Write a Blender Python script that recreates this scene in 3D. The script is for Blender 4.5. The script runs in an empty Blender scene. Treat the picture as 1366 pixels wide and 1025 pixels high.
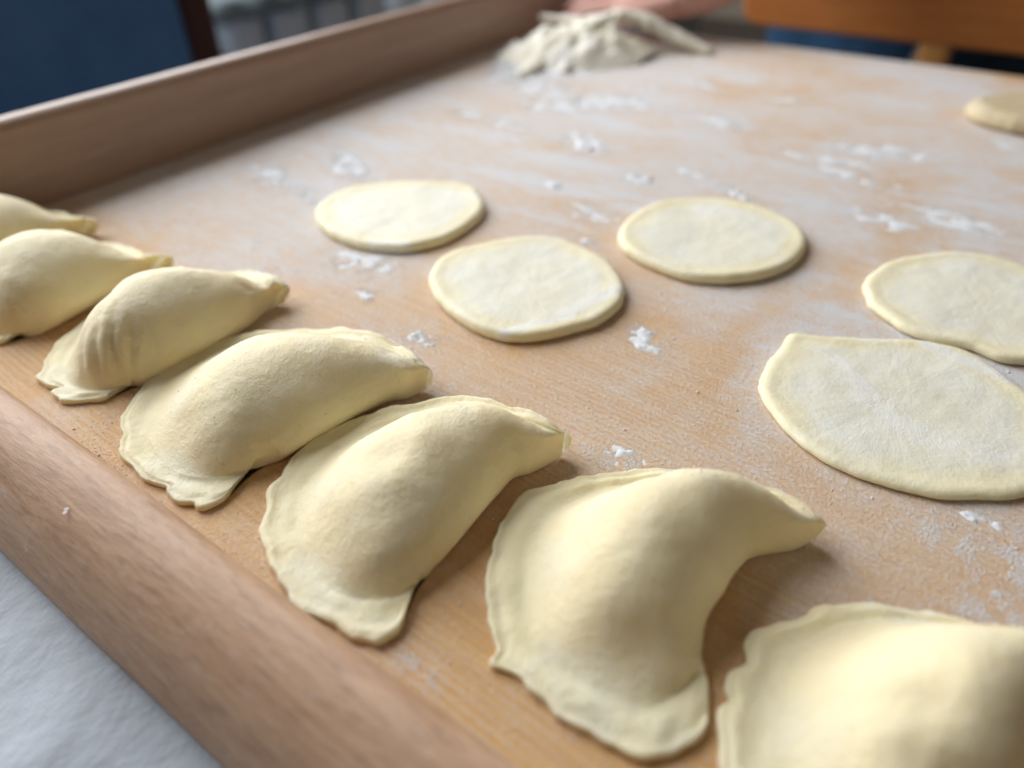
import bpy, bmesh, math, random
import numpy as np
from mathutils import Vector, Matrix, noise
random.seed(7); rng = np.random.default_rng(7)
S = bpy.context.scene
COL = S.collection

# ---------------------------------------------------------------- camera, world, window light, exposure
cam = bpy.data.cameras.new("camera"); cam_o = bpy.data.objects.new("camera", cam); COL.objects.link(cam_o)
cam.sensor_width = 36.0; cam.lens = 25.04; cam.clip_start = 0.005; cam.clip_end = 50
cam_o.matrix_world = Matrix(((0.80947338, -0.35070571, 0.47091226, 0.0),
                             (0.58683119, 0.50961785, -0.6292208, 0.0),
                             (-0.01931397, 0.78568348, 0.61832713, 0.17),
                             (0, 0, 0, 1)))
cam.dof.use_dof = True; cam.dof.focus_distance = 0.245; cam.dof.aperture_fstop = 4.2
S.camera = cam_o
W = bpy.data.worlds.new("World"); S.world = W; W.use_nodes = True
bg = W.node_tree.nodes["Background"]; bg.inputs[0].default_value = (0.98, 0.84, 0.68, 1); bg.inputs[1].default_value = 0.125
S.view_settings.view_transform = 'Standard'; S.view_settings.look = 'None'; S.view_settings.gamma = 1; S.view_settings.exposure = 0.14
S.cycles.use_denoising = True
S.cycles.max_bounces = 10; S.cycles.diffuse_bounces = 6; S.cycles.caustics_reflective = False; S.cycles.caustics_refractive = False
def area(name, loc, target, sx, sy, power, col):
    l = bpy.data.lights.new(name, 'AREA'); l.shape = 'RECTANGLE'; l.size = sx; l.size_y = sy; l.energy = power; l.color = col
    o = bpy.data.objects.new(name, l); COL.objects.link(o); o.location = loc
    o.rotation_euler = (Vector(target) - Vector(loc)).to_track_quat('-Z', 'Y').to_euler()
    return o
area("window_light", (-1.55, 0.44, 0.92), (0.0, 0.30, 0.20), 1.8, 1.5, 60, (0.95, 0.975, 1.0))

# ---------------------------------------------------------------- helpers
def obj(name, me, mat, parent=None, loc=None):
    if isinstance(me, bmesh.types.BMesh):
        m = bpy.data.meshes.new(name); me.to_mesh(m); me.free(); me = m
    if mat is not None and not me.materials: me.materials.append(mat)
    o = bpy.data.objects.new(name, me); COL.objects.link(o)
    if loc is not None: o.location = loc
    if parent: o.parent = parent
    return o
def tag(o, label=None, cat=None, group=None, kind=None):
    if label: o['label'] = label
    if cat: o['category'] = cat
    if group: o['group'] = group
    if kind: o['kind'] = kind
    return o
def empty(name, loc, rz=0.0):
    o = bpy.data.objects.new(name, None); COL.objects.link(o); o.location = loc; o.rotation_euler = (0, 0, rz); o.empty_display_size = .02
    return o
def smooth(me, on=True):
    me.polygons.foreach_set('use_smooth', [on]*len(me.polygons)); me.update()
def mesh(name, vs, fs, sm=True):
    me = bpy.data.meshes.new(name); me.from_pydata([tuple(map(float, v)) for v in vs], [], fs); me.update(); smooth(me, sm); return me
def box_bm(c, s, bev=0.0, seg=3, bm=None):
    b = bmesh.new(); bmesh.ops.create_cube(b, size=1.0)
    for v in b.verts: v.co = Vector((c[0]+v.co.x*s[0], c[1]+v.co.y*s[1], c[2]+v.co.z*s[2]))
    if bev: bmesh.ops.bevel(b, geom=b.edges[:], offset=bev, segments=seg, profile=.5, affect='EDGES')
    for f in b.faces: f.smooth = bool(bev)
    return b
def prism(name, prof, x0, x1, axis='X', n=2, jit=0.0, sm=True):
    """closed (a,z) profile swept along X or Y"""
    vs, fs = [], []; m = len(prof)
    for i in range(n):
        t = x0+(x1-x0)*i/(n-1)
        for a, z in prof:
            p = (t, a, z) if axis == 'X' else (a, t, z)
            if jit:
                d = noise.noise(Vector(p)*14)*jit
                p = (p[0], p[1]+d, p[2]+d*.6) if axis == 'X' else (p[0]+d, p[1], p[2]+d*.6)
            vs.append(p)
    for i in range(n-1):
        for j in range(m):
            fs.append((i*m+j, i*m+(j+1) % m, (i+1)*m+(j+1) % m, (i+1)*m+j))
    fs.append(tuple(range(m-1, -1, -1))); fs.append(tuple((n-1)*m+j for j in range(m)))
    me = mesh(name, vs, fs, sm)
    b = bmesh.new(); b.from_mesh(me); bmesh.ops.recalc_face_normals(b, faces=b.faces); b.to_mesh(me); b.free()
    for p in me.polygons:
        if len(p.vertices) > 4: p.use_smooth = False
    return me
def rounded(a0, a1, z0, z1, r, seg=6):
    pts = []
    for (ca, cz, s) in ((a1-r, z1-r, 0), (a0+r, z1-r, 90), (a0+r, z0+r, 180), (a1-r, z0+r, 270)):
        for k in range(seg+1):
            t = math.radians(s+90*k/seg); pts.append((ca+r*math.cos(t), cz+r*math.sin(t)))
    return pts
def catmull(P, n):
    P = np.asarray(P, float); m = len(P); out = []
    for t in np.linspace(0, m-1, n):
        i = min(int(t), m-2); f = t-i
        p0, p1, p2, p3 = P[max(i-1, 0)], P[i], P[i+1], P[min(i+2, m-1)]
        out.append(.5*((2*p1)+(-p0+p2)*f+(2*p0-5*p1+4*p2-p3)*f*f+(-p0+3*p1-3*p2+p3)*f**3))
    return np.array(out)
def nz(x, y, z=0.0, s=1.0, off=0.0): return noise.noise(Vector((x*s+off, y*s-off*.7, z*s+off*.3)))

# ---------------------------------------------------------------- materials
def new_mat(name):
    m = bpy.data.materials.new(name); m.use_nodes = True; nt = m.node_tree
    return m, nt, nt.nodes["Principled BSDF"]
class N:
    def __init__(s, nt): s.nt = nt
    def __call__(s, typ, ins=None, **kw):
        n = s.nt.nodes.new(typ)
        for k, v in kw.items(): setattr(n, k, v)
        for k, v in (ins or {}).items():
            i = n.inputs[k]
            if hasattr(v, 'is_output'): s.nt.links.new(v, i)
            else: i.default_value = v
        return n
    def coords(s, scale=(1, 1, 1), rot=(0, 0, 0)):
        t = s('ShaderNodeTexCoord'); return s('ShaderNodeMapping', {'Vector': t.outputs['Object'], 'Scale': scale, 'Rotation': rot}).outputs[0]
    def noise(s, vec, scale, detail=4, rough=.55, dist=0): return s('ShaderNodeTexNoise', {'Vector': vec, 'Scale': scale, 'Detail': detail, 'Roughness': rough, 'Distortion': dist}).outputs[0]
    def ramp(s, v, a, b, lo=0., hi=1.): return s('ShaderNodeMapRange', {'Value': v, 'From Min': a, 'From Max': b, 'To Min': lo, 'To Max': hi}, interpolation_type='SMOOTHSTEP').outputs[0]
    def m(s, op, a, b=0.0, clamp=False): return s('ShaderNodeMath', {0: a, 1: b}, operation=op, use_clamp=clamp).outputs[0]
    def mix(s, f, a, b):
        n = s.nt.nodes.new('ShaderNodeMix'); n.data_type = 'RGBA'
        for sock, v in ((n.inputs[0], f), (n.inputs[6], a), (n.inputs[7], b)):
            if hasattr(v, 'is_output'): s.nt.links.new(v, sock)
            else: sock.default_value = (*v, 1) if isinstance(v, tuple) and len(v) == 3 else v
        return n.outputs[2]
    def bump(s, h, strength, dist=.001, prev=None):
        ins = {'Height': h, 'Strength': strength, 'Distance': dist}
        if prev is not None: ins['Normal'] = prev
        return s('ShaderNodeBump', ins).outputs[0]

def dough_mat(name, c1, c2, flour, amount, sss=.35, fine=1.0, edge=None, tan=(.85, .685, .44)):
    m, nt, p = new_mat(name); n = N(nt); v = n.coords()
    a = n.noise(v, 38, 4); b = n.noise(v, 420, 6, .7); c = n.noise(v, 1700, 3, .6)
    base = n.mix(n.ramp(a, .3, .72), c1, c2)
    base = n.mix(n.ramp(n.noise(v, 60, 6, .65, .6), .54, .74, 0, .45), base, tan)
    nrm = n('ShaderNodeNewGeometry').outputs['Normal']; z = n('ShaderNodeSeparateXYZ', {0: nrm}).outputs[2]
    pat = n.noise(n.coords((1, .55, 1), (0, 0, .7)), 34, 4, .55, .5)
    dust = n.m('MULTIPLY', n.ramp(n.m('ADD', n.m('MULTIPLY', pat, .82), n.m('MULTIPLY', b, .18)), .54-.16*amount, .78-.16*amount), n.ramp(z, .25, .9))
    gr = n.ramp(n.noise(v, 800, 5, .75), .50, .70)
    dust = n.m('ADD', n.m('MULTIPLY', dust, .3+.5*amount), n.m('MULTIPLY', gr, n.m('MULTIPLY', n.ramp(z, -.1, .5), n.ramp(n.noise(v, 30, 4, .6), .36, .62, .10, .62))), True)
    if edge:
        fl = n('ShaderNodeAttribute', attribute_name='flour').outputs[2]
        fl = n.m('MULTIPLY', n.ramp(n.m('ADD', fl, n.m('MULTIPLY', n.m('SUBTRACT', n.noise(v, 330, 6, .75), .5), 1.1)), .30, .62), .92)
        dust = n.m('MAXIMUM', dust, fl)
    if edge:
        at = n('ShaderNodeAttribute', attribute_name='dry').outputs[2]
        base = n.mix(n.m('MULTIPLY', at, n.ramp(pat, .25, .65, .65, 1.)), base, edge)
    col = n.mix(dust, base, flour)
    nt.links.new(col, p.inputs['Base Color'])
    p.inputs['Roughness'].default_value = .55; p.inputs['Specular IOR Level'].default_value = .4
    p.inputs['Subsurface Weight'].default_value = sss; p.inputs['Subsurface Radius'].default_value = (1.0, .86, .62); p.inputs['Subsurface Scale'].default_value = .0045
    bb = n.bump(n.noise(v, 95, 4, .5), .26, .003)
    bb = n.bump(b, .60*fine, .0011, bb); bb = n.bump(n.m('MULTIPLY', c, n.m('ADD', dust, .5)), .8*fine, .0004, bb)
    nt.links.new(bb, p.inputs['Normal'])
    return m
M = {}
M['dough'] = dough_mat('dough', (.91, .815, .548), (.885, .765, .475), (.91, .885, .765), .55, .45)
M['disc'] = dough_mat('rolled_dough', (.90, .825, .57), (.87, .78, .52), (.88, .87, .80), .45, .35, .5, (.83, .815, .70), (.86, .79, .56))
M['ball'] = dough_mat('drying_dough', (.66, .55, .35), (.56, .45, .27), (.66, .62, .52), .5, .2)
M['scrap'] = dough_mat('floury_dough', (.90, .86, .72), (.86, .81, .65), (.88, .88, .86), .9, .2)

# floured beech panel: ridges along X, dusted with flour, bare patches
m, nt, p = new_mat('floured_wood'); n = N(nt); v = n.coords()
sep = n('ShaderNodeSeparateXYZ', {0: v}); X, Y = sep.outputs[0], sep.outputs[1]
grain = n.noise(n.coords((3, 60, 3)), 6, 6, .6, .3); fine = n.noise(n.coords((14, 420, 14)), 2.2, 4, .6)
wood = n.mix(n.ramp(grain, .3, .7), (.69, .385, .145), (.77, .48, .205))
wood = n.mix(n.ramp(n.noise(v, 9, 4, .6, .8), .60, .70, 0, .3), wood, (.68, .36, .13))
wood = n.mix(n.ramp(fine, .35, .75, 0, .22), wood, (.54, .29, .12))
ridge = n('ShaderNodeTexWave', {'Vector': n.coords(rot=(0, 0, .05)), 'Scale': 120., 'Distortion': 2.6, 'Detail': 2., 'Detail Scale': 3., 'Detail Roughness': .6}, wave_type='BANDS', bands_direction='Y', wave_profile='SIN').outputs[1]
sm = n.noise(n.coords((1.0, .8, 1)), 10, 7, .62, .9)
bias = n.m('ADD', n.ramp(Y, .09, .30, -.10, .06), n.m('MULTIPLY', n.ramp(X, -.34, -.20, .30, 0.), n.ramp(Y, .14, .20)))
big = n.ramp(n.m('ADD', sm, bias), .38, .66)
speck = n.noise(v, 640, 5, .78); mid = n.noise(n.coords((.8, 1.3, 1)), 130, 6, .72, .3)
thin = n.m('MULTIPLY', big, n.ramp(mid, .30, .66, .35, 1.))
film = n.m('MULTIPLY', n.m('ADD', n.ramp(Y, .085, .17, .0, .20), n.ramp(Y, .17, .32, 0, .12)), n.ramp(n.noise(v, 7, 5, .6, .5), .36, .55, .25, 1.))
thin = n.m('ADD', n.m('ADD', n.m('MULTIPLY', thin, .50), film, True), n.m('MULTIPLY', n.m('MULTIPLY', n.ramp(speck, .48, .62), n.ramp(Y, .075, .15, .45, 1.)), n.m('ADD', n.m('MULTIPLY', big, .30), n.ramp(mid, .42, .62, .16, .46))), True)
smear = n.m('MULTIPLY', n.ramp(n.noise(n.coords((.4, 1.7, 1), (0, 0, .25)), 24, 9, .68, .5), .48, .70), n.ramp(Y, .15, .30, .12, .72))
thin = n.m('ADD', thin, n.m('MULTIPLY', smear, n.ramp(mid, .25, .6, .45, 1.)), True)
ridgefl = n.m('MULTIPLY', n.ramp(ridge, .45, .9), n.m('MULTIPLY', n.ramp(n.noise(v, 14, 3), .40, .62), .26))
dust = n.m('ADD', thin, ridgefl, True)
nt.links.new(n.mix(dust, wood, (.735, .725, .735)), p.inputs['Base Color'])
nt.links.new(n.ramp(dust, 0, .6, .42, .8), p.inputs['Roughness']); p.inputs['Specular IOR Level'].default_value = .4
bb = n.bump(n.m('MULTIPLY', ridge, n.ramp(n.noise(v, 14, 3), .36, .6)), .30, .0006)
bb = n.bump(mid, .35, .0010, bb); bb = n.bump(speck, 1.0, .0009, bb)
nt.links.new(bb, p.inputs['Normal'])
M['panel'] = m

def wood_mat(name, a, b, dark, axis, rough=.5, spec=.5, flourspots=False):
    m, nt, p = new_mat(name); n = N(nt)
    st = {'X': ((7 if flourspots else 2.2), 40, 40), 'Y': (40, 2.2, 40), 'Z': (40, 40, 2.2)}[axis]
    v = n.coords(st); g = n.noise(v, 4, 7, .62, .35); f = n.noise(n.coords(tuple(s*5 for s in st)), 3, 5, .65)
    col = n.mix(n.ramp(g, .28, .72), a, b); col = n.mix(n.ramp(f, .45, .72, 0, .42), col, dark)
    if flourspots:
        w = n.coords((1, 1.4, 1.2)); d = n.m('MULTIPLY', n.ramp(n.noise(w, 60, 8, .7, .3), .60, .72), .45)
        d = n.m('ADD', d, n.ramp(n.noise(n.coords((1, 4, 4)), 150, 6, .75), .52, .70, 0, .22), True)
        col = n.mix(d, col, (.66, .64, .66))
    nt.links.new(col, p.inputs['Base Color']); p.inputs['Roughness'].default_value = rough; p.inputs['Specular IOR Level'].default_value = spec
    bb = n.bump(g, .25, .0015); bb = n.bump(f, .4, .0006, bb); nt.links.new(bb, p.inputs['Normal'])
    return m
M['rim'] = wood_mat('worn_beech_rim', (.44, .265, .165), (.57, .37, .24), (.19, .105, .065), 'X', .55, .4, True)
M['wall'] = wood_mat('worn_beech_wall', (.35, .23, .165), (.42, .28, .205), (.27, .17, .12), 'Y', .42, .5)
M['chairwood'] = wood_mat('orange_varnished_wood', (.50, .165, .04), (.58, .21, .055), (.36, .11, .03), 'X', .4, .4)
M['postwood'] = wood_mat('honey_varnished_wood', (.60, .28, .08), (.66, .33, .11), (.45, .2, .06), 'Z', .4, .4)
M['darkwood'] = wood_mat('dark_brown_wood', (.10, .05, .045), (.13, .07, .06), (.05, .03, .026), 'Z', .8, .15)

def cloth_mat(name, a, b, scale=900, rough=.9, bump=.4, sheen=.0):
    m, nt, p = new_mat(name); n = N(nt); v = n.coords()
    w1 = n('ShaderNodeTexWave', {'Vector': v, 'Scale': scale/6.28*2, 'Distortion': 2.5, 'Detail': 2.}, bands_direction='X').outputs[1]
    w2 = n('ShaderNodeTexWave', {'Vector': v, 'Scale': scale/6.28*2, 'Distortion': 2.5, 'Detail': 2.}, bands_direction='Y').outputs[1]
    col = n.mix(n.ramp(n.noise(v, 14, 5, .6), .3, .7), a, b)
    nt.links.new(col, p.inputs['Base Color']); p.inputs['Roughness'].default_value = rough; p.inputs['Specular IOR Level'].default_value = .25
    p.inputs['Sheen Weight'].default_value = sheen
    bb = n.bump(n.m('ADD', w1, w2), bump, .0004); bb = n.bump(n.noise(n.coords((1, .8, 1)), 24, 5), .5, .010, bb); nt.links.new(bb, p.inputs['Normal'])
    return m
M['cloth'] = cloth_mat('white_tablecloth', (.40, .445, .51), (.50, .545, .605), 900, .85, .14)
M['navy'] = cloth_mat('navy_upholstery', (.10, .235, .46), (.125, .285, .53), 200)
M['apron'] = cloth_mat('dark_blue_cotton', (.010, .035, .075), (.018, .060, .125), 200)
M['drape'] = cloth_mat('grey_green_cloth', (.20, .25, .27), (.32, .38, .40), 60)
def plain(name, c, rough=.6, var=.12, spec=.4, sss=0.):
    m, nt, p = new_mat(name); n = N(nt); v = n.coords()
    f = n.noise(v, 8, 5, .6)
    nt.links.new(n.mix(f, tuple(x*(1-var) for x in c), tuple(min(1, x*(1+var)) for x in c)), p.inputs['Base Color'])
    p.inputs['Roughness'].default_value = rough; p.inputs['Specular IOR Level'].default_value = spec
    p.inputs['Subsurface Weight'].default_value = sss; p.inputs['Subsurface Scale'].default_value = .006; p.inputs['Subsurface Radius'].default_value = (1, .4, .25)
    nt.links.new(n.bump(n.noise(v, 300, 4), .12, .0005), p.inputs['Normal'])
    return m
M['radiator'] = plain('pale_grey_enamel', (.70, .78, .83), .45)
M['gap'] = plain('shadow_grey_enamel', (.50, .56, .60), .6)
M['plaster'] = plain('grey_plaster', (.33, .34, .35), .9)
M['floor'] = plain('grey_floor', (.26, .25, .25), .6)
M['flour'] = plain('white_flour', (.74, .755, .78), .95, .04, .15, 0.)
M['skin'] = plain('pink_skin', (.62, .36, .30), .5, .06, .35, .25)
M['nail'] = plain('pale_nail', (.80, .56, .52), .3, .04, .5)
M['hair'] = plain('grey_hair', (.2, .19, .18), .6)
M['white'] = plain('matte_white', (.62, .66, .70), .9)
m, nt, p = new_mat('blue_patterned_cotton'); n = N(nt); v = n.coords()
vor = n('ShaderNodeTexVoronoi', {'Vector': v, 'Scale': 110.}).outputs[0]
nt.links.new(n.mix(n.ramp(vor, .28, .42), (.55, .62, .75), (.03, .05, .16)), p.inputs['Base Color']); p.inputs['Roughness'].default_value = .85
M['print'] = m

# ---------------------------------------------------------------- setting: floor, wall under the window
tag(obj('floor', box_bm((0, .6, -.80), (8, 8, .04)), M['floor']), kind='structure')
tag(obj('wall', box_bm((-1.68, .9, -.24), (.10, 6, 1.12)), M['plaster']), kind='structure')

# radiator under the window
rad = tag(empty('radiator', (-1.50, 1.35, -.70)), 'pale grey ribbed radiator standing against the wall beyond the raised board edge', 'radiator')
obj('back_panel', box_bm((-.035, .0, .27), (.03, 1.10, .52), .004), M['gap'], rad)
sect = None
for k in range(8):
    y = -.45+k*.131
    if sect is None:
        o = obj('rib', box_bm((0, 0, .27), (.055, .098, .56), .016), M['radiator'], rad); sect = o
    else:
        o = sect.copy(); COL.objects.link(o); o.parent = rad
    o.location = (0, y, 0)
obj('foot', box_bm((-.03, -.4, -.045), (.03, .04, .10), .004), M['gap'], rad); obj('foot', box_bm((-.03, .4, -.045), (.03, .04, .10), .004), M['gap'], rad)
# scalloped cloth over the radiator's top
vs, fs = [], []
for i in range(81):
    y = .93+i*.0065
    low = -.128-.018*abs(math.sin(i*.21))
    for j, (x, z) in enumerate(((-1.545, low), (-1.545, -.112), (-1.535, -.104), (-1.50, -.102), (-1.466, -.104), (-1.456, -.112), (-1.456+.004*math.sin(i*.42), (low-.112)/2), (-1.456+.008*math.sin(i*.42), low))):
        vs.append((x, y, z))
for i in range(80):
    for j in range(7): fs.append((i*8+j, i*8+j+1, (i+1)*8+j+1, (i+1)*8+j))
me = mesh('draped_cloth', vs, fs)
o = obj('draped_cloth', me, M['drape']); md = o.modifiers.new('s', 'SOLIDIFY'); md.thickness = .004
tag(o, 'dark grey-green cloth with a scalloped hem draped over the grey radiator', 'cloth')

# navy upholstered chair at the left of the table
ch = tag(empty('upholstered_chair', (-1.02, .38, -.78)), 'navy upholstered chair with dark brown frame behind the raised board edge', 'chair')
obj('backrest', box_bm((0, -.017, .66), (.075, .47, .50), .016, 4), M['navy'], ch)
obj('seat', box_bm((.24, -.01, .40), (.44, .46, .09), .03, 4), M['navy'], ch)
for y in (-.270, .226):
    b = box_bm((.0, 0, .47), (.045, .046, .94), .008)
    for q in b.verts: q.co.y += y + (.028*(q.co.z-.69)/.1*.45 if y > 0 else 0)*(1 if q.co.z > .6 else 0)
    obj('post', b, M['darkwood'], ch)
for y in (-.22, .20): obj('leg', box_bm((.43, y, .18), (.04, .04, .36), .006), M['darkwood'], ch)

# wooden chair at the far side
wc = tag(empty('wooden_chair', (0.015, .95, -.78)), 'orange-brown wooden chair with a wide rounded back rail beyond the far board edge', 'chair')
pr = []
L, Rr, z0, z1, r = -.356, .356, .752, .93, .022
for (cx, cz, s) in ((Rr-r, z1-r, 0), (L+r, z1-r, 90), (L+r, z0+r, 180), (Rr-r, z0+r, 270)):
    for k in range(7):
        t = math.radians(s+90*k/6); pr.append((cx+r*math.cos(t), cz+r*math.sin(t)))
me = prism('back_rail', pr, -.011, .011, 'Y'); o = obj('back_rail', me, M['chairwood'], wc)
md = o.modifiers.new('b', 'BEVEL'); md.width = .004; md.segments = 2; md.limit_method = 'ANGLE'
for x in (-.135, .135): obj('post', box_bm((x, .0, .60), (.032, .018, .40), .005), M['postwood'], wc)
obj('seat', box_bm((0, .21, .43), (.44, .44, .03), .008), M['chairwood'], wc)
for x in (-.18, .18):
    for y in (.03, .39): obj('leg', box_bm((x, y, .21), (.036, .036, .418), .006), M['chairwood'], wc)
obj('scratch', box_bm((-.262, -.0122, .793), (.035, .001, .0035)), M['white'], wc)

# table and cloth
tb = tag(empty('table', (0.05, .12, -.78)), 'table under the white cloth that carries the pastry board', 'table')
obj('tabletop', box_bm((0, 0, .737), (1.2, 1.16, .034), .004), M['darkwood'], tb)
for x in (-.54, .54):
    for y in (-.52, .52): obj('leg', box_bm((x, y, .36), (.06, .06, .718), .006), M['darkwood'], tb)
vs, fs = [], []; nx, ny = 300, 280
for j in range(ny+1):
    for i in range(nx+1):
        x = -.565+1.23*i/nx; y = -.475+1.19*j/ny
        fold = abs(nz(x*.4+y, y*.4-x*.7, 0, 11, 5)); z = -.0240+.0012*nz(x, y, 0, 9)+.0026*max(0, .28-fold)/.28*max(0, .4+nz(x, y, 0, 7, 8))+.0005*nz(x*.5+y, y-x, 0, 40, 3)
        vs.append((x, y, z))
for j in range(ny):
    for i in range(nx): a = j*(nx+1)+i; fs.append((a, a+1, a+nx+2, a+nx+1))
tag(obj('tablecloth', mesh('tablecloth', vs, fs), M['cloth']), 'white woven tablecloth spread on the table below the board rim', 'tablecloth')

# ---------------------------------------------------------------- pastry board
pb = tag(empty('pastry_board', (0, .38, -.02)), 'large floured wooden pastry board with a raised left edge and rounded front rim', 'pastry board')
def child(name, me, mat, parent):
    o = obj(name, me, mat, parent); o.matrix_parent_inverse = parent_inv[parent.name]; return o
parent_inv = {pb.name: Matrix.Translation(-Vector(pb.location))}
vs, fs = [], []; 
b = box_bm((0, .3955, -.009), (.906, .679, .018))
child('panel', b, M['panel'], pb)
child('side_wall', prism('side_wall', rounded(-.4695, -.4532, -.020, .0492, .0068), .018, .722, 'Y', 60, .0006), M['wall'], pb)
prof = [(.0560, -.020)]+[(.0565, z) for z in (-.01, -.002, .0035)]+[(.0555, .0082), (.0537, .0110), (.0510, .0125), (.0470, .0127), (.0425, .0117), (.0375, .0094), (.0325, .0058), (.0285, .001), (.0252, -.005), (.0228, -.011), (.0214, -.016), (.0212, -.020)]
child('front_rim', prism('front_rim', prof, -.4530, .453, 'X', 160, .0009), M['rim'], pb)
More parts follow.
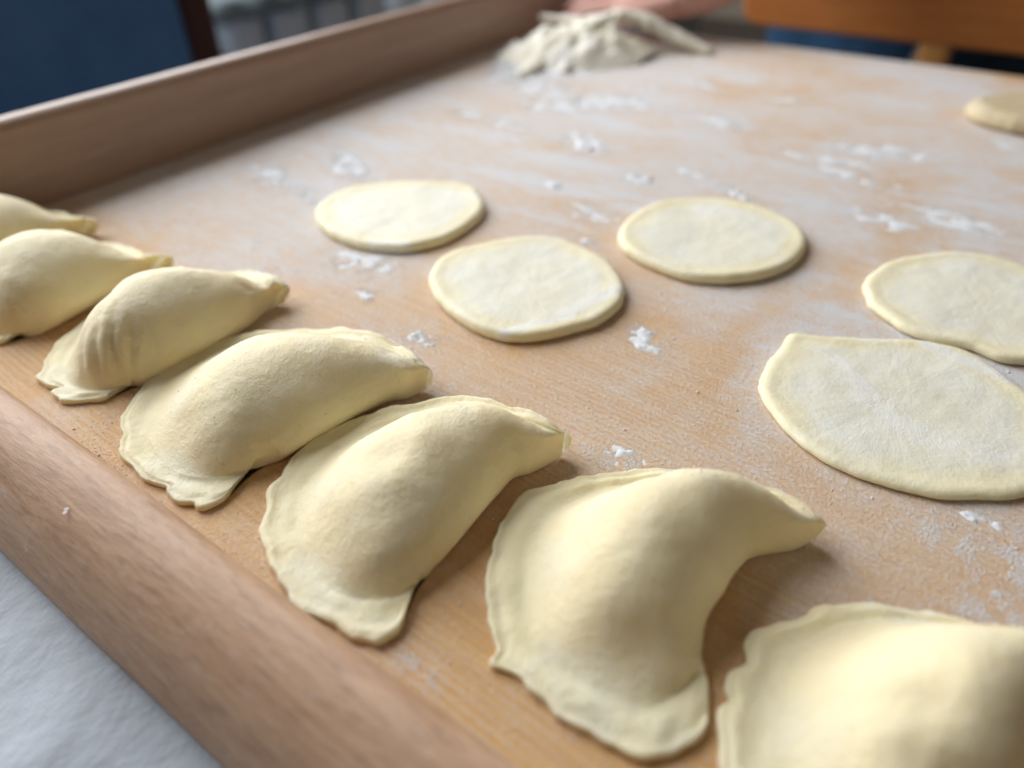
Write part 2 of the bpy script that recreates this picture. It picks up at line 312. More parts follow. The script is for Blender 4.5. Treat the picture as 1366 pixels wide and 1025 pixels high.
DUMP = {
 1: [(-399.0, 83.4, -394.4, 82.1, 1, 1, 0), (-395.8, 79.4, -392.2, 82.9, 2, 1, 0), (-395.3, 73.6, -390.3, 84.9, 4, 0.9, 0), (-405.3, 67.4, -388.7, 87.3, 9, 0.6, 0), (-423.0, 65.7, -387.5, 90.3, 18, 0.35, 0), (-447.7, 72.5, -386.6, 94.4, 27, 0.28, 0), (-466.7, 88.4, -386.6, 99.5, 32, 0.2, 0), (-475.4, 109.9, -387.2, 104.9, 33, 0.17, 0), (-470.2, 130.2, -388.4, 110.9, 31, 0.17, 0), (-452.0, 143.0, -389.5, 117.1, 26, 0.22, 1), (-424.9, 149.1, -390.9, 125.8, 15, 0.34, 4), (-401.7, 148.3, -392.5, 134.8, 6, 0.5, 7), (-390.8, 150.6, -395.3, 143.3, 2, 0.7, 8), (-383.4, 151.0, -393.7, 148.8, 1, 0.8, 8), (-384.1, 152.8, -390.2, 152.1, 0.6, 0.9, 7)],
 2: [(-327.9, 81.3, -323.3, 80.0, 1, 1, 0), (-324.7, 77.3, -321.1, 80.8, 2, 1, 0), (-324.2, 71.5, -319.2, 82.8, 4, 0.9, 0), (-334.2, 65.3, -317.6, 85.2, 9, 0.6, 0), (-351.9, 63.6, -316.4, 88.2, 18, 0.35, 0), (-376.6, 70.4, -315.5, 92.3, 27, 0.28, 0), (-395.6, 86.3, -315.5, 97.4, 32, 0.2, 0), (-404.3, 107.8, -316.1, 102.8, 33, 0.17, 0), (-399.1, 128.1, -317.3, 108.8, 31, 0.17, 0), (-380.9, 140.9, -318.4, 115.0, 26, 0.22, 1), (-353.8, 147.0, -319.8, 123.7, 15, 0.34, 4), (-330.6, 146.2, -321.4, 132.7, 6, 0.5, 7), (-319.7, 148.5, -324.2, 141.2, 2, 0.7, 8), (-312.3, 148.9, -322.6, 146.7, 1, 0.8, 8), (-313.0, 150.7, -319.1, 150.0, 0.6, 0.9, 7)],
 3: [(-252.1, 85.1, -252.4, 86.4, 1, 1, 0), (-251.1, 79.5, -250.9, 87.4, 2, 1, 0), (-252.2, 74.4, -248.9, 88.8, 4, 0.9, 0), (-262.2, 68.1, -247.4, 90.4, 9, 0.6, 0), (-276.4, 67.2, -246.4, 94.0, 18, 0.4, 0), (-293.4, 75.1, -245.3, 98.9, 26, 0.3, 0), (-306.0, 92.8, -244.7, 105.2, 31, 0.2, 0), (-314.4, 116.6, -244.6, 112.1, 32, 0.17, 0), (-311.0, 139.2, -244.5, 118.5, 30, 0.17, 0), (-300.1, 154.7, -244.7, 125.5, 25, 0.22, 1), (-281.7, 164.2, -244.8, 133.5, 17, 0.32, 4), (-265.5, 164.8, -247.0, 142.4, 7, 0.5, 8), (-252.3, 165.1, -249.8, 150.7, 2, 0.7, 9), (-245.4, 163.8, -251.6, 158.7, 1, 0.8, 8), (-245.1, 164.5, -250.0, 162.9, 0.6, 0.9, 7)],
 4: [(-174.4, 82.6, -175.1, 83.8, 1, 1, 0), (-172.2, 77.0, -174.4, 85.1, 2, 1, 0), (-169.6, 69.6, -173.3, 86.7, 4, 0.9, 0), (-174.0, 63.5, -172.1, 88.9, 5, 0.85, 0), (-189.1, 60.7, -170.3, 91.9, 9, 0.5, 0), (-210.9, 62.5, -168.2, 94.7, 15, 0.38, 0), (-231.9, 71.9, -166.8, 100.2, 21, 0.3, 0), (-245.8, 91.7, -165.9, 106.8, 27, 0.26, 0), (-250.5, 115.9, -164.6, 113.4, 29, 0.25, 0), (-237.9, 136.8, -163.6, 119.9, 26, 0.25, 1), (-212.3, 152.3, -161.9, 127.5, 19, 0.3, 4), (-190.8, 158.4, -159.6, 137.2, 10, 0.36, 8), (-167.7, 155.6, -155.9, 142.8, 4, 0.5, 10), (-154.1, 152.5, -154.7, 149.8, 1.2, 0.7, 9), (-150.0, 152.4, -153.6, 152.3, 0.6, 0.9, 8)],
 5: [(-96.5, 78.6, -97.4, 80.7, 1, 1, 0), (-93.0, 73.2, -97.6, 82.7, 2, 1, 0), (-90.7, 66.9, -97.4, 84.4, 3, 0.95, 0), (-94.1, 61.1, -96.8, 86.4, 5, 0.85, 0), (-106.6, 58.7, -96.8, 89.6, 8, 0.55, 0), (-124.5, 58.0, -96.4, 93.5, 14, 0.4, 0), (-149.0, 68.7, -96.4, 99.9, 20.5, 0.32, 0), (-162.7, 86.9, -96.7, 107.1, 26, 0.28, 0), (-166.6, 113.1, -97.2, 114.4, 28, 0.3, 0), (-154.9, 132.4, -97.6, 121.3, 25, 0.3, 2), (-136.1, 149.8, -98.2, 130.7, 18, 0.34, 5), (-117.1, 150.9, -95.8, 135.9, 9, 0.42, 9), (-101.2, 151.3, -93.5, 142.5, 3.5, 0.55, 10), (-92.7, 151.2, -92.0, 149.4, 1.2, 0.7, 9), (-89.0, 151.0, -91.3, 151.7, 0.6, 0.9, 8)],
 6: [(-15.9, 98.8, -18.6, 102.2, 1, 1, 0), (-13.5, 89.5, -20.6, 105.0, 3, 0.9, 0), (-17.6, 80.9, -22.2, 107.6, 4, 0.85, 0), (-29.5, 74.5, -23.2, 109.8, 7, 0.55, 0), (-45.6, 74.0, -24.8, 113.7, 13, 0.42, 0), (-66.1, 78.7, -25.6, 117.0, 20, 0.34, 0), (-82.1, 97.1, -25.6, 121.5, 26, 0.3, 0), (-91.1, 121.0, -25.2, 125.5, 30, 0.3, 0), (-83.5, 140.9, -25.2, 132.1, 29, 0.3, 0), (-67.1, 157.4, -24.2, 140.7, 27, 0.3, 0), (-50.0, 165.6, -22.3, 145.7, 21, 0.32, 3), (-33.9, 167.2, -17.8, 151.2, 11, 0.42, 7), (-22.1, 166.6, -14.3, 155.3, 4.5, 0.55, 8), (-14.7, 164.6, -11.9, 160.1, 1.5, 0.7, 8), (-11.0, 164.0, -10.5, 162.8, 0.7, 0.9, 7)],
 7: [(43.0, 85.5, 44.1, 88.9, 1, 1, 0), (42.0, 76.3, 43.7, 90.9, 3, 0.9, 0), (34.9, 67.2, 43.3, 93.7, 6, 0.7, 0), (20.2, 62.0, 43.1, 96.8, 8, 0.6, 0), (5.1, 70.9, 43.1, 100.1, 13, 0.45, 0), (-8.1, 87.3, 43.8, 104.0, 19, 0.38, 0), (-12.8, 98.4, 45.1, 109.4, 26, 0.34, 0), (-15.0, 110.7, 46.5, 115.0, 29, 0.34, 0), (-12.8, 122.0, 48.0, 120.7, 29, 0.33, 0), (-2.4, 138.5, 50.6, 129.6, 28, 0.33, 0), (12.3, 150.0, 52.9, 136.5, 27, 0.33, 0), (28.6, 154.2, 55.6, 143.1, 20, 0.36, 3), (42.8, 153.0, 59.4, 148.6, 12, 0.45, 5), (53.1, 150.6, 62.2, 152.8, 5, 0.6, 5), (61.0, 152.2, 63.7, 155.3, 2, 1, 4)],
}
DISC = {
 'A': [(-309.0, 233.8), (-312.7, 241.2), (-315.6, 256.0), (-311.7, 269.6), (-300.7, 283.4), (-284.6, 295.3), (-269.7, 303.8), (-258.2, 310.0), (-246.5, 301.5), (-232.3, 289.5), (-228.6, 282.5), (-225.2, 261.9), (-226.1, 246.0), (-235.2, 228.6), (-248.4, 221.7), (-265.0, 217.9), (-282.6, 219.4), (-296.7, 225.0)],
 'B': [(-204.4, 211.0), (-213.0, 225.2), (-213.9, 238.5), (-205.9, 254.0), (-195.8, 267.2), (-185.2, 278.2), (-176.7, 279.9), (-159.1, 277.1), (-141.7, 270.4), (-131.1, 260.5), (-125.3, 255.1), (-121.0, 241.2), (-121.0, 227.5), (-128.3, 213.9), (-138.5, 199.3), (-149.9, 192.1), (-162.6, 192.2), (-178.8, 196.0), (-193.3, 202.0)],
 'C': [(-152.8, 296.8), (-158.8, 314.7), (-158.3, 333.9), (-150.7, 353.0), (-137.5, 365.3), (-121.1, 371.3), (-102.7, 369.6), (-84.5, 361.9), (-74.1, 347.4), (-71.2, 338.2), (-72.7, 315.9), (-80.0, 300.4), (-93.7, 286.6), (-106.9, 280.6), (-119.9, 282.0), (-135.8, 284.6), (-147.8, 290.6)],
 'D': [(-39.6, 325.5), (-33.5, 350.3), (-21.7, 365.4), (-8.5, 376.1), (4.5, 379.4), (17.4, 378.3), (31.1, 371.6), (41.1, 352.8), (46.0, 337.2), (43.7, 316.2), (36.1, 301.4), (28.3, 294.2), (18.2, 290.9), (11.4, 294.1), (-1.6, 291.6), (-13.8, 291.4), (-24.7, 298.4), (-32.7, 305.0)],
 'E': [(-51.2, 224.5), (-53.2, 236.9), (-52.8, 250.4), (-52.8, 264.1), (-47.2, 265.6), (-30.8, 274.4), (-15.1, 284.2), (-4.1, 288.1), (8.1, 289.9), (18.1, 284.1), (29.6, 274.1), (39.5, 266.2), (44.1, 252.8), (44.5, 235.6), (37.4, 216.7), (19.4, 202.9), (5.6, 197.6), (-10.1, 195.9), (-22.7, 197.9), (-35.2, 205.3), (-45.2, 214.3)],
 'F': [(-45.2, 572.2), (-47.6, 614.0), (-40.3, 635.5), (-28.6, 645.0), (-16.2, 644.2), (-0.0, 639.8), (15.2, 616.2), (20.7, 621.5), (12.5, 591.5), (-4.4, 573.9), (-13.3, 572.4), (-29.0, 582.4), (-40.2, 591.8)],
}
DENT = {
 5: [(-0.1246, 0.1031, 0.008, -0.0022), (-0.117, 0.12, 0.007, -0.0012), (-0.1208, 0.0843, 0.012, 0.001)] ,
 3: [(-0.2597, 0.0819, 0.013, 'crease'), (-0.2526, 0.0912, 0.012, 'crease')] ,
 4: [(-0.2004, 0.0748, 0.01, -0.0015), (-0.18, 0.0848, 0.02, 0.0008)] ,
 6: [(-0.031, 0.0915, 0.01, -0.003), (-0.047, 0.1069, 0.018, 0.001)] ,
 7: [(0.0252, 0.1081, 0.012, -0.003), (0.0005, 0.0994, 0.012, -0.002)] ,
}
STREAK = {
 'E': [(-0.0319, 0.2542, -0.014, 0.2385, 0.006, 0.62), (-0.0173, 0.2362, 0.0049, 0.2269, 0.008, 0.58), (-0.0057, 0.2845, 0.0295, 0.2764, 0.0045, 0.8), (-0.0023, 0.2266, 0.0273, 0.229, 0.013, 0.52), (-0.0267, 0.2145, -0.0067, 0.2054, 0.009, 0.46)] ,
 'B': [(-0.1491, 0.1934, -0.1334, 0.2206, 0.0026, 0.95), (-0.1361, 0.2188, -0.1273, 0.251, 0.0045, 0.9)] ,
 'A': [(-0.2517, 0.2232, -0.2373, 0.2299, 0.006, 0.6), (-0.2602, 0.2927, -0.2431, 0.2952, 0.006, 0.6), (-0.3032, 0.2458, -0.2718, 0.2325, 0.008, 0.45)] ,
 'C': [(-0.1333, 0.3487, -0.1125, 0.3546, 0.007, 0.6), (-0.1279, 0.2936, -0.1142, 0.2981, 0.007, 0.5)] ,
}

# ---------------------------------------------------------------- dumplings
DOME = np.array([(0, 0), (.05, .045), (.12, .17), (.22, .43), (.34, .72), (.47, .92), (.60, 1.0), (.74, .96), (.87, .80), (.965, .56), (1.015, .29), (.995, .08), (.955, 0)])
EDGE = {6: [(.345, .0045, .007), (.53, .003, .02), (.20, .001, .03)], 3: [(.275, -.0055, .009), (.315, .003, .012), (.20, .0015, .02)], 4: [(.23, -.0012, .012), (.29, -.0015, .012), (.41, -.0012, .01)], 5: [(.46, -.0010, .02)], 7: [(.51, -.0030, .02), (.44, -.0016, .012)]}
def dumpling(k, label, seed):
    st = np.array(DUMP[k])/np.array([1000, 1000, 1000, 1000, 1000, 1, 1000])
    nu = 190; R = catmull(st, nu)
    c = (st[:, 0:2].mean(0)+st[:, 2:4].mean(0))/2
    dome = catmull(DOME, 46)
    rimn = 12; T = .0023
    vs, fs = [], []
    arc = np.r_[0, np.cumsum(np.linalg.norm(np.diff(R[:, :2], axis=0), axis=1))]
    for i in range(nu):
        ox, oy, ix, iy, H, wr, lift = R[i]
        H = max(H*.90, .0006); wr = min(max(wr*(.52 if wr < .4 else .52+.8*(wr-.4)), .09), .97); lift = max(lift, 0)
        O = np.array((ox, oy)); I = np.array((ix, iy)); d = I-O; Lh = np.linalg.norm(d)+1e-6; dn = d/Lh
        e = nz(arc[i], seed, 0, 85)*.0022+nz(arc[i], seed, 5, 240)*.0010        # crimped, uneven edge
        for (u0, am, sg) in EDGE.get(k, ()): e += am*math.exp(-((i/(nu-1)-u0)/sg)**2)
        wav = nz(arc[i], seed*3, 0, 70)*.0016+nz(arc[i], seed, 9, 150)*.0008
        endf = min(1, i/8, (nu-1-i)/8)
        off = -dn*e*endf*min(1, Lh/.02); O0 = O; O = O+off
        row = [(O+d*.012, lift*.85), (O-dn*.0003, lift+.25*T), (O+dn*.0005, lift+.5*T), (O-dn*.0001, lift+.72*T), (O+dn*.0007, lift+.97*T)]
        for j in range(1, rimn+1):
            q = j/rimn; s = wr*q
            z = lift+T*(1+.25*math.sin(q*9+seed))*(.9+.1*q)+max(0, wav)*math.sin(math.pi*min(1, q*1.15))*endf*1.1 + .0006*nz(arc[i], q, seed, 60)
            row.append((O0+off*(1-q)**.8+dn*.0006+d*s, z))
        zb = row[-1][1]
        for iq, (s, z) in enumerate(dome[1:]):
            lf = 1 if iq < .62*45 else max(0, 1-(iq/45-.62)/.33)
            fall = 1 if z*H > .004 else 1
            zz = lift*lf + H*z + T*.6*max(0, 1-s*1.2) + (zb-lift-T*.6)*max(0, 1-s*4)
            row.append((O0+d*(wr+(1-wr)*s), max(zz, 0)))
        row.append((I-d*.12*(1-wr), 0)); row.append((O+d*.5, lift*.12)); 
        A = np.array([(p_[0], p_[1], z_) for p_, z_ in row]); cen = A.mean(0)
        ke = min(i, nu-1-i)
        if ke < 6:                                   # rounded ends, pushed out along the crescent
            i2 = min(i+6, nu-1) if i < nu/2 else max(i-6, 0)
            tv = (R[i][:2]+R[i][2:4])/2-(R[i2][:2]+R[i2][2:4])/2; tv /= np.linalg.norm(tv)+1e-9
            A = cen+(A-cen)*(.05, .45, .68, .84, .93, .98)[ke]; A[:, :2] += tv*(.0014, .0013, .0010, .0007, .0004, .0001)[ke]
        for q_ in A: vs.append((q_[0]-c[0], q_[1]-c[1], max(q_[2], 0)+.0003))
    m = len(row)
    G = np.array(vs).reshape(nu, m, 3)
    jc = 5+rimn+22                                   # soften the crease between flap and belly
    for it in range(20):
        A = G.copy()
        A[1:-1, 8:jc] = .5*G[1:-1, 8:jc]+.125*(G[:-2, 8:jc]+G[2:, 8:jc]+G[1:-1, 7:jc-1]+G[1:-1, 9:jc+1])
        if it > 7: A[int(nu*.60):] = G[int(nu*.60):]
        G = A
    for it in range(14):                             # round off the two tips
        A = G.copy()
        for sl in (slice(1, 10), slice(nu-13, nu-1)):
            c_ = G[sl]; A[sl] = .4*c_+.2*np.roll(c_, 1, 1)+.2*np.roll(c_, -1, 1)+.1*G[sl.start-1:sl.stop-1]+.1*G[sl.start+1:sl.stop+1]
        G = A
    vs = [tuple(v) for v in G.reshape(-1, 3)]
    for i in range(nu-1):
        for j in range(m):
            fs.append((i*m+j, i*m+(j+1) % m, (i+1)*m+(j+1) % m, (i+1)*m+j))
    fs.append(tuple(range(m))); fs.append(tuple((nu-1)*m+j for j in range(m-1, -1, -1)))
    me = mesh('dumpling', vs, fs)
    b = bmesh.new(); b.from_mesh(me); bmesh.ops.recalc_face_normals(b, faces=b.faces)
    b.normal_update()
    rr_ = random.Random(seed); top_ = [v.co.copy() for v in b.verts if v.co.z > .011]
    extra = [(q_.x+c[0], q_.y+c[1], rr_.uniform(.0035, .008), rr_.uniform(-.0013, .0005)) for q_ in rr_.sample(top_, 9)]
    for v in b.verts:                                   # lumps of the filling, finger dents
        x, y, z = v.co
        w = min(1, max(0, (z-.003)/.012))
        if w > 0:
            dd = .0014*nz(x, y, z, 34, seed)+.0005*nz(x, y, z, 85, seed*2)+.0002*nz(x, y, z, 240, seed)
            for (dx, dy, dr, dp) in list(DENT.get(k, ()))+extra:
                r2 = ((x+c[0]-dx)**2+(y+c[1]-dy)**2)/dr**2
                if r2 < 6:
                    if dp == 'crease':
                        t = x*.81+y*.587+.002*nz(x, y, z, 120); dd += .0009*math.exp(-r2)*(abs(math.sin(t*520+2*nz(x, y, z, 60)))-.5)
                    else: dd += dp*math.exp(-r2)
            v.co += v.normal*dd*w
        elif z > .0015: v.co.z += .0005*nz(x, y, 0, 150, seed)
    b.to_mesh(me); b.free(); smooth(me)
    o = tag(obj('dumpling', me, M['dough'], None, (c[0], c[1], 0)), label, 'dumpling', 'raw filled dumplings lined up along the front rim')
    # white flour grains sticking to the dough
    me2 = grains('flour_specks', [(v.co, v.normal) for v in me.vertices if v.normal.z > .25 and v.co.z > .004], 230, seed, .00007, .00024)
    bm_ = bmesh.new(); bm_.from_mesh(me2); bm_.from_mesh(grains('flour_specks', [(v.co, v.normal) for v in me.vertices if v.normal.z > .15 and v.co.z > .004], 14, seed+50, .0002, .0004)); bm_.to_mesh(me2); bm_.free(); smooth(me2)
    g = obj('flour_specks', me2, M['flour'], o); g['kind'] = 'stuff'
    return o
OCT = np.array([(1, 0, 0), (-1, 0, 0), (0, 1, 0), (0, -1, 0), (0, 0, 1), (0, 0, -1)], float)
OF = [(0, 2, 4), (2, 1, 4), (1, 3, 4), (3, 0, 4), (2, 0, 5), (1, 2, 5), (3, 1, 5), (0, 3, 5)]
def grains(name, pts, count, seed, smin=.00012, smax=.0003):
    r = random.Random(seed); vs, fs = [], []
    for q in range(count):
        p, nn = r.choice(pts); s = smin+(smax-smin)*r.random()**3
        k = len(vs)
        for w in OCT: vs.append(tuple(p[a]+(nn[a]*s*.5 if nn else 0)+w[a]*s*(.7+.6*r.random()) for a in range(3)))
        fs += [tuple(k+f for f in t) for t in OF]
    return mesh(name, vs, fs, True)

LAB = {1: 'farthest pale raw dumpling in the corner by the raised board edge',
       2: 'second farthest raw dumpling, cut by the left picture side, with an upturned flap',
       3: 'raw dumpling with wrinkled end and split two-lobed flap, third from the far corner',
       4: 'plump raw dumpling with a scalloped flap and speckled floury back, middle of the row',
       5: 'raw dumpling whose near end meets the front rim, a hollow on its back',
       6: 'large crescent raw dumpling with a pointed nub on its left edge, second nearest',
       7: 'nearest raw dumpling, cut by the bottom right corner of the picture'}
for k in range(1, 8): dumpling(k, LAB[k], 1.7+k*2.31)

# ---------------------------------------------------------------- rolled dough rounds
def disc(key, label, thick, seed, cat='dough round', name='dough_round', group='rolled dough rounds on the board', lip=.0004):
    P = np.array(DISC[key] if key != 'F' else [(-10+36*math.cos(t)+2*math.sin(3*t), 612+33*math.sin(t)) for t in np.linspace(-3.1, 2.9, 20)])/1000.0; c = P.mean(0); P = P-c
    P = np.vstack([P, P[:1]]); n = 220
    Q = catmull(np.vstack([P[-3:-1], P, P[1:3]]), (len(P)+3)*14)
    ang = np.arctan2(Q[:, 1], Q[:, 0]); rr = np.linalg.norm(Q, axis=1)
    th = np.linspace(-math.pi, math.pi, n, endpoint=False)
    o_ = np.argsort(ang); rad = np.interp(th, ang[o_], rr[o_], period=2*math.pi)
    g_ = np.exp(-.5*(np.arange(-20, 21)/({'A': 6, 'B': 5, 'C': 6, 'D': 2.5}.get(key, 1.2)))**2); g_ /= g_.sum()
    rad = np.convolve(np.r_[rad[-20:], rad, rad[:20]], g_, 'valid')
    vs, fs = [], []
    rings = [(-.0011, 0), (-.0001, .0006), (.0002, thick*.45), (-.0003, thick*.78), (-.0010, thick*.97), (-.0022, thick+lip), (-.0042, thick+lip*.8), (-.007, thick)]
    if key == 'F': rings = [(-.004, 0), (-.0012, .0012), (0, thick*.35), (-.0008, thick*.6), (-.0028, thick*.82), (-.006, thick*.95), (-.0068, thick*.98), (-.007, thick)]
    inner = np.linspace(0, 1, 46)[1:-1]
    rows = [('e', a, z) for a, z in rings]+[('s', q, thick) for q in inner]
    for typ, a, z in rows:
        for i in range(n):
            wob = nz(math.cos(th[i])*2, math.sin(th[i])*2, 0, 3.0, seed)*.0005+nz(math.cos(th[i])*9, math.sin(th[i])*9, 0, 3, seed)*.00018
            r = rad[i]+wob
            rad_ = r+a if typ == 'e' else (r-.007)*(1-a)
            x, y = rad_*math.cos(th[i]), rad_*math.sin(th[i])
            zz = z
            if z > thick*.5: zz += .0006*nz(x, y, 0, 38, seed)+.00018*nz(x, y, 0, 120, seed*2)
            vs.append((x, y, zz))
    vs.append((0, 0, thick)); m = len(rows)
    for k in range(m-1):
        for i in range(n): fs.append((k*n+i, k*n+(i+1) % n, (k+1)*n+(i+1) % n, (k+1)*n+i))
    for i in range(n): fs.append(((m-1)*n+i, (m-1)*n+(i+1) % n, len(vs)-1))
    fs.append(tuple(range(n-1, -1, -1)))
    me = mesh(name, vs, fs)
    at = me.attributes.new('dry', 'FLOAT', 'POINT')
    for i, v in enumerate(me.vertices):
        row = i//n; at.data[i].value = 0 if row < 6 else min(1, max(0, (row-6+2.6*nz(v.co.x, v.co.y, 0, 60, seed))/9))
    fa = me.attributes.new('flour', 'FLOAT', 'POINT')
    for i, v in enumerate(me.vertices):
        p_ = np.array((v.co.x+c[0], v.co.y+c[1])); f = 0
        for (x0, y0, x1, y1, w, am) in STREAK.get(key, ()):
            a_ = np.array((x0, y0)); b_ = np.array((x1, y1)); t = min(1, max(0, np.dot(p_-a_, b_-a_)/np.dot(b_-a_, b_-a_)))
            f = max(f, am*math.exp(-(np.linalg.norm(p_-a_-t*(b_-a_))/w)**2))
        fa.data[i].value = f
    return tag(obj(name, me, M['ball' if key == 'F' else 'disc'], None, (c[0], c[1], .0003)), label, cat, group)
disc('A', 'farthest left rolled dough round with a straight cut corner, nearest the raised edge', .0044, 3.1)
bo = disc('B', 'rolled dough round with a white floured lower edge, nearest the middle dumplings', .0044, 5.3)
disc('C', 'smooth oval rolled dough round with a thick pale rim, farthest on the right of centre', .0045, 7.7)
disc('D', 'rolled dough round partly tucked behind the larger one at the right picture side', .0034, 9.1)
eo = disc('E', 'largest rolled dough round with a pointed corner and flour streak, at the right picture side', .0027, 11.9)
disc('F', 'small thick flattened dough ball near the far right board edge', .0115, 13.3, 'dough ball', 'dough_ball', None, -.001)


# ---------------------------------------------------------------- torn dough scrap with strands at the far edge
def ribbon(vs, fs, pts, w, th, seed, nseg=26):
    """thick uneven strand through (x,y,z) points"""
    C = catmull(np.array(pts, float), nseg); W_ = catmull(np.array(w, float).reshape(-1, 1), nseg)[:, 0]
    k0 = len(vs); m = 10
    for i in range(nseg):
        t = C[min(i+1, nseg-1)]-C[max(i-1, 0)]; t /= np.linalg.norm(t)
        side = np.cross(t, (0, 0, 1.)); side /= np.linalg.norm(side)+1e-9; up = np.cross(side, t)
        for j in range(m):
            a = 2*math.pi*j/m; rr = 1+.55*nz(C[i][0]*160+j*.8, C[i][1]*160, seed)
            p = C[i]+side*math.cos(a)*W_[i]*rr+up*math.sin(a)*th*rr
            vs.append((p[0], p[1], max(p[2], .0004)))
    for i in range(nseg-1):
        for j in range(m): fs.append((k0+i*m+j, k0+i*m+(j+1) % m, k0+(i+1)*m+(j+1) % m, k0+(i+1)*m+j))
    fs.append(tuple(k0+j for j in range(m-1, -1, -1))); fs.append(tuple(k0+(nseg-1)*m+j for j in range(m)))
vs, fs = [], []
AP = (-.352, .640, .030)
ribbon(vs, fs, [AP, (-.366, .605, .022), (-.378, .570, .009), (-.374, .535, .003), (-.368, .520, .002)], [.005, .006, .007, .008, .006], .003, 1)
ribbon(vs, fs, [AP, (-.358, .615, .024), (-.362, .585, .012), (-.352, .560, .004), (-.345, .545, .002)], [.004, .003, .004, .006, .004], .0026, 2)
ribbon(vs, fs, [AP, (-.345, .625, .022), (-.334, .614, .010), (-.330, .592, .004), (-.338, .567, .002)], [.004, .003, .003, .004, .003], .0024, 3)
ribbon(vs, fs, [AP, (-.335, .655, .027), (-.315, .664, .019), (-.292, .670, .009), (-.266, .672, .001)], [.010, .014, .014, .011, .006], .005, 4)
ribbon(vs, fs, [(-.432, .640, .020), (-.410, .640, .021), (-.380, .641, .023), AP], [.003, .004, .005, .006], .003, 5)
ribbon(vs, fs, [(-.368, .620, .024), (-.366, .612, .018), (-.360, .606, .018), (-.356, .612, .026)], [.002, .0022, .0022, .002], .002, 6)
me = mesh('dough_scrap', vs, fs)
sc = tag(obj('dough_scrap', me, M['scrap']), 'ragged floury dough scrap with torn strands pulled up under the hand', 'dough scrap')
# crumpled mound of the scrap
vs, fs = [], []; n = 70
for b_ in range(n+1):
    for a_ in range(n+1):
        x = -.455+.150*a_/n; y = .495+.195*b_/n
        u = ((x+.368)*.80+(y-.606)*.60)/.078; v_ = (-(x+.368)*.60+(y-.606)*.80)/.054
        d = 1-(u*u+v_*v_); h = .025*max(0, d)**1.05*(1+.32*noise.fractal(Vector((x*55, y*55, 1.)), 1., 2., 3))
        h += .0024*max(0, min(1, d*2))*(abs(nz(x, y, 0, 60, 4))*1.6-.4)
        vs.append((x, y, h if d > -.02 else -.001))
for b_ in range(n):
    for a_ in range(n):
        k = b_*(n+1)+a_
        if max(vs[q][2] for q in (k, k+1, k+n+1, k+n+2)) > 0: fs.append((k, k+1, k+n+2, k+n+1))
obj('crumpled_mound', mesh('crumpled_mound', vs, fs), M['scrap'], sc)

# ---------------------------------------------------------------- person leaning in, hand on the dough
def skin_mesh(name, pts, edges, radii, root, sub=2):
    me = bpy.data.meshes.new(name); me.from_pydata(pts, edges, []); me.update()
    o = bpy.data.objects.new(name, me); COL.objects.link(o)
    md = o.modifiers.new('skin', 'SKIN'); md.use_smooth_shade = True
    for i, r in enumerate(radii):
        q = me.skin_vertices[0].data[i]; q.radius = (r, r) if not isinstance(r, tuple) else r; q.use_root = (i == root)
    s = o.modifiers.new('sub', 'SUBSURF'); s.levels = sub; s.render_levels = sub
    dg = bpy.context.evaluated_depsgraph_get(); m2 = bpy.data.meshes.new_from_object(o.evaluated_get(dg))
    bpy.data.objects.remove(o); m2.name = name; smooth(m2); return m2
P, E, Rd = [], [], []
def add(p, r, par=None):
    P.append(p); Rd.append(r); 
    if par is not None: E.append((par, len(P)-1))
    return len(P)-1
pel = add((-.18, 1.30, -.10), .15); wai = add((-.18, 1.28, .06), .13, pel); che = add((-.18, 1.24, .26), .145, wai); nk0 = add((-.18, 1.22, .40), .07, che)
nk = add((-.18, 1.20, .46), .05, nk0); hd = add((-.18, 1.17, .55), .085, nk); ht = add((-.18, 1.16, .64), .07, hd)
for s in (-1, 1):
    hip = add((-.18+s*.09, 1.30, -.22), .095, pel); kn = add((-.18+s*.10, 1.27, -.50), .06, hip); an = add((-.18+s*.10, 1.30, -.73), .04, kn); add((-.18+s*.10, 1.20, -.755), .03, an)
shl = add((-.02, 1.22, .34), .055, che); ell = add((.10, 1.06, .20), .042, shl); add((.16, .95, .26), .03, ell)
shr = add((-.34, 1.21, .34), .055, che); elr = add((-.30, .98, .20), .043, shr); fa = add((-.282, .84, .115), .036, elr)
wr = add((-.282, .742, .049), (.024, .020), fa)
pm = add((-.318, .722, .034), (.030, .018), wr); kk = add((-.352, .712, .031), (.033, .016), pm)
for i, (dy, dz, ln) in enumerate(((-.026, -.006, .88), (-.008, .002, 1.0), (.010, .004, .95), (.027, .002, .78))):
    a = add((-.372, .712+dy, .031+dz), .0095, kk)
    b_ = add((-.372-.034*ln, .706+dy, .028+dz), .0088, a); c_ = add((-.372-.054*ln, .702+dy, .019+dz), .0080, b_); add((-.372-.066*ln, .700+dy, .0125+dz), .0066, c_)
t1 = add((-.318, .698, .030), .0125, pm); t2 = add((-.345, .680, .026), .0105, t1); add((-.372, .670, .022), .0082, t2)
body = skin_mesh('person', P, E, Rd, 0)
pe = tag(obj('person', body, M['skin']), "person in dark blue with a bare hand over the dough scrap at the far edge", 'person')
nails = bmesh.new()
hair = bmesh.new(); bmesh.ops.create_uvsphere(hair, u_segments=24, v_segments=14, radius=.10)
for q in hair.verts: q.co = Vector((-.18+q.co.x*.95, 1.185+q.co.y, .60+q.co.z*.95)); 
for f in hair.faces: f.smooth = True
obj('hair', hair, M['hair'], pe)
sl = skin_mesh('sleeve', [(-.34, 1.21, .34), (-.30, .98, .20), (-.283, .84, .115), (-.272, .765, .058)], [(0, 1), (1, 2), (2, 3)], [.07, .056, .046, .036], 0)
obj('sleeve', sl, M['print'], pe)
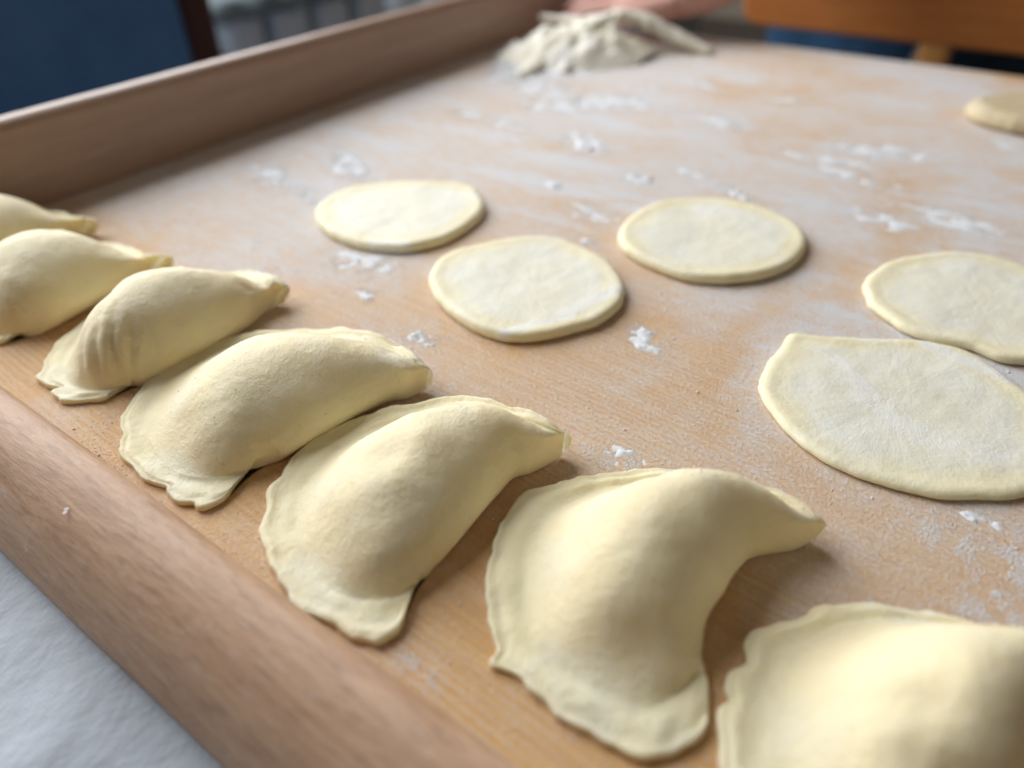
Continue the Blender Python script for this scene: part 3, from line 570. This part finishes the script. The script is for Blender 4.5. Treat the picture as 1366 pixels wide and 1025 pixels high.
ap = skin_mesh('dress', [(-.18, 1.28, .30), (-.20, 1.28, .06), (-.24, 1.28, -.12), (-.20, 1.27, -.40), (-.18, 1.28, -.68)], [(0, 1), (1, 2), (2, 3), (3, 4)], [.155, .165, .215, (.30, .22), (.34, .22)], 2)
obj('dress', ap, M['apron'], pe)
st_ = bmesh.new(); bmesh.ops.create_cube(st_, size=1.0)
for q in st_.verts: q.co = Vector((-.141+q.co.x*.009+(q.co.z)*.024, 1.012+q.co.y*.003, -.035+q.co.z*.09))
obj('white_strip', st_, M['white'], pe)  # narrow slanted white strip beside the wooden chair's post

# ---------------------------------------------------------------- navy bench seat behind the wooden chair
bn = tag(empty('upholstered_bench', (.10, 1.75, -.78)), 'dark navy upholstered bench in the background beyond the wooden chair', 'bench')
obj('seat', box_bm((0, -.05, .36), (1.0, .5, .16), .04, 4), M['apron'], bn)
obj('backrest', box_bm((0, .22, .70), (1.0, .14, .60), .05, 4), M['apron'], bn)
for x in (-.44, .44): obj('leg', box_bm((x, 0, .14), (.05, .4, .28), .006), M['darkwood'], bn)

# ---------------------------------------------------------------- flour: clumps and loose grains on board and rim
vs, fs = [], []; soft = []
def clump(cx, cy, rx, ry, h, seed, z0=.0, rot=0.0, n=26):
    soft.append((cx, cy, rx, ry, rot, h))
    if h < 0: return
    k0 = len(vs); Z = {}
    for j in range(n+1):
        for i in range(n+1):
            u, v = (i/n*2-1), (j/n*2-1); r2 = u*u+v*v
            X, Y = cx+(u*rx*math.cos(rot)-v*ry*math.sin(rot)), cy+(u*rx*math.sin(rot)+v*ry*math.cos(rot))
            z = (1-r2)*.62 - .22 + .80*noise.fractal(Vector((X*130+seed, Y*130, seed)), 0.8, 2.0, 4) - .25
            if r2 > 1: z = -1
            Z[i, j] = z; vs.append((X, Y, z0+max(-.0002, h*z*(1+.4*noise.noise(Vector((X*700, Y*700, 0)))))))
    soft.append((cx, cy, rx, ry, rot, h))
    for j in range(n):
        for i in range(n):
            if max(Z[i, j], Z[i+1, j], Z[i, j+1], Z[i+1, j+1]) > 0:
                a = k0+j*(n+1)+i; fs.append((a, a+1, a+n+2, a+n+1))
for q, (x, y, rx, ry, h) in enumerate(((-.181, .32, .019, .010, .0016), (-.222, .343, .008, .006, .002), (-.185, .379, .012, .009, .0025), (-.246, .413, .024, .016, .0022), (-.232, .405, .010, .007, .005), (-.306, .414, .018, .010, .0022),
        (-.223, .188, .008, .005, .002), (-.178, .176, .008, .007, .0025), (-.101, .228, .012, .006, .0016), (-.164, .291, .008, .005, .002), (-.123, .388, .012, .006, .0025), (-.104, .234, .009, .006, .002), (-.079, .453, .030, .012, .0012),
        (-.075, .161, .010, .006, .0012), (-.061, .508, .025, .010, .0010), (-.150, .40, .026, .006, .0008), (-.10, .47, .034, .007, .0010), (-.30, .47, .03, .016, .0012), (-.33, .50, .03, .02, .0016), (-.36, .52, .03, .016, .003), (-.35, .55, .03, .016, .003), (-.39, .54, .02, .02, .003), (-.27, .50, .03, .02, .0010), (-.18, .50, .03, .012, .0008),
        (-.40, .545, .02, .02, .006), (-.385, .52, .02, .014, .005), (-.405, .58, .015, .02, .006), (.037, .1645, .010, .004, -1), (.034, .173, .005, .007, -1), (.022, .186, .010, .006, -1), (.040, .188, .008, .010, -1), (-.080, .0635, .006, .002, -1), (-.06, .158, .016, .005, -1), (-.35, .30, .03, .008, .0007), (-.38, .26, .03, .012, .0006), (-.33, .25, .02, .006, .0005), (-.25, .21, .02, .012, .0007), (-.02, .42, .03, .015, .0008), (-.05, .40, .02, .012, .0010), (.03, .20, .008, .003, .0012), (.0, .255, .03, .006, .0001))):
    clump(x, y, rx, ry, h, q*7.3, 0.0, random.uniform(-.5, .5))
for q in range(12):
    x, y = random.uniform(-.40, .05), random.uniform(.27, .62); s = random.uniform(.004, .014)
    clump(x, y, s*1.6, s*.8, random.uniform(.0006, .0016), 200+q*3.1, 0.0, random.uniform(-.6, .6), 16)
ns = len(vs)
for x, y, r in ((-.345, .0385, .0035), (-.360, .036, .0025), (-.336, .043, .003), (-.322, .040, .0025), (-.330, .034, .0022), (-.349, .046, .002), (-.251, .0335, .0036), (-.196, .037, .002), (-.178, .039, .0022)):
    zt = np.interp(y, [.0285, .0325, .0375, .0425, .047, .051], [.001, .0058, .0094, .0117, .0127, .0125])
    clump(x, y, r*1.7, r*1.3, .0022, x*900, zt+.0010, 0, 14)
for cx, cy, rx, ry, rot, h in list(soft):
    for q in range(int((2.2e7 if h < 0 else 6e6)*rx*ry)+40):
        u, v = random.gauss(0, .62), random.gauss(0, .62)
        X, Y = cx+(u*rx*math.cos(rot)-v*ry*math.sin(rot)), cy+(u*rx*math.sin(rot)+v*ry*math.cos(rot))
        if Y < .06 or Y > .72 or noise.noise(Vector((X*160, Y*160, 2.))) < -.1: continue
        s = random.uniform(.00010, .00030); k = len(vs); zz = 0
        for w in OCT: vs.append((X+w[0]*s*random.uniform(.7, 1.5), Y+w[1]*s*random.uniform(.7, 1.3), zz+w[2]*s*.4+s*.2))
        fs += [tuple(k+f for f in t) for t in OF]
def halton(i, b):
    f, r = 1., 0.
    while i: f /= b; r += f*(i % b); i //= b
    return r
OV = OCT; cnt = 0
for i in range(1, 60000):
    x = -.45+.52*halton(i, 2); y = .058+.36*halton(i, 3)
    if y > .10+.5*random.random()**.7*.62: continue
    dn = noise.fractal(Vector((x*26, y*26, 3.)), 1.0, 2.0, 3)
    if random.random() > .12+.9*max(0, dn+.15): continue
    s = random.uniform(.00012, .00030)*(1+1.2*(random.random() > .985)); k = len(vs)
    for w in OV: vs.append((x+w[0]*s*random.uniform(.7, 1.5), y+w[1]*s*random.uniform(.7, 1.3), w[2]*s*.7+s*.3))
    fs += [tuple(k+f for f in t) for t in OF]; cnt += 1
print('grains', cnt, 'flour faces', len(fs))
tag(obj('flour', mesh('flour', vs, fs), M['flour']), kind='stuff')
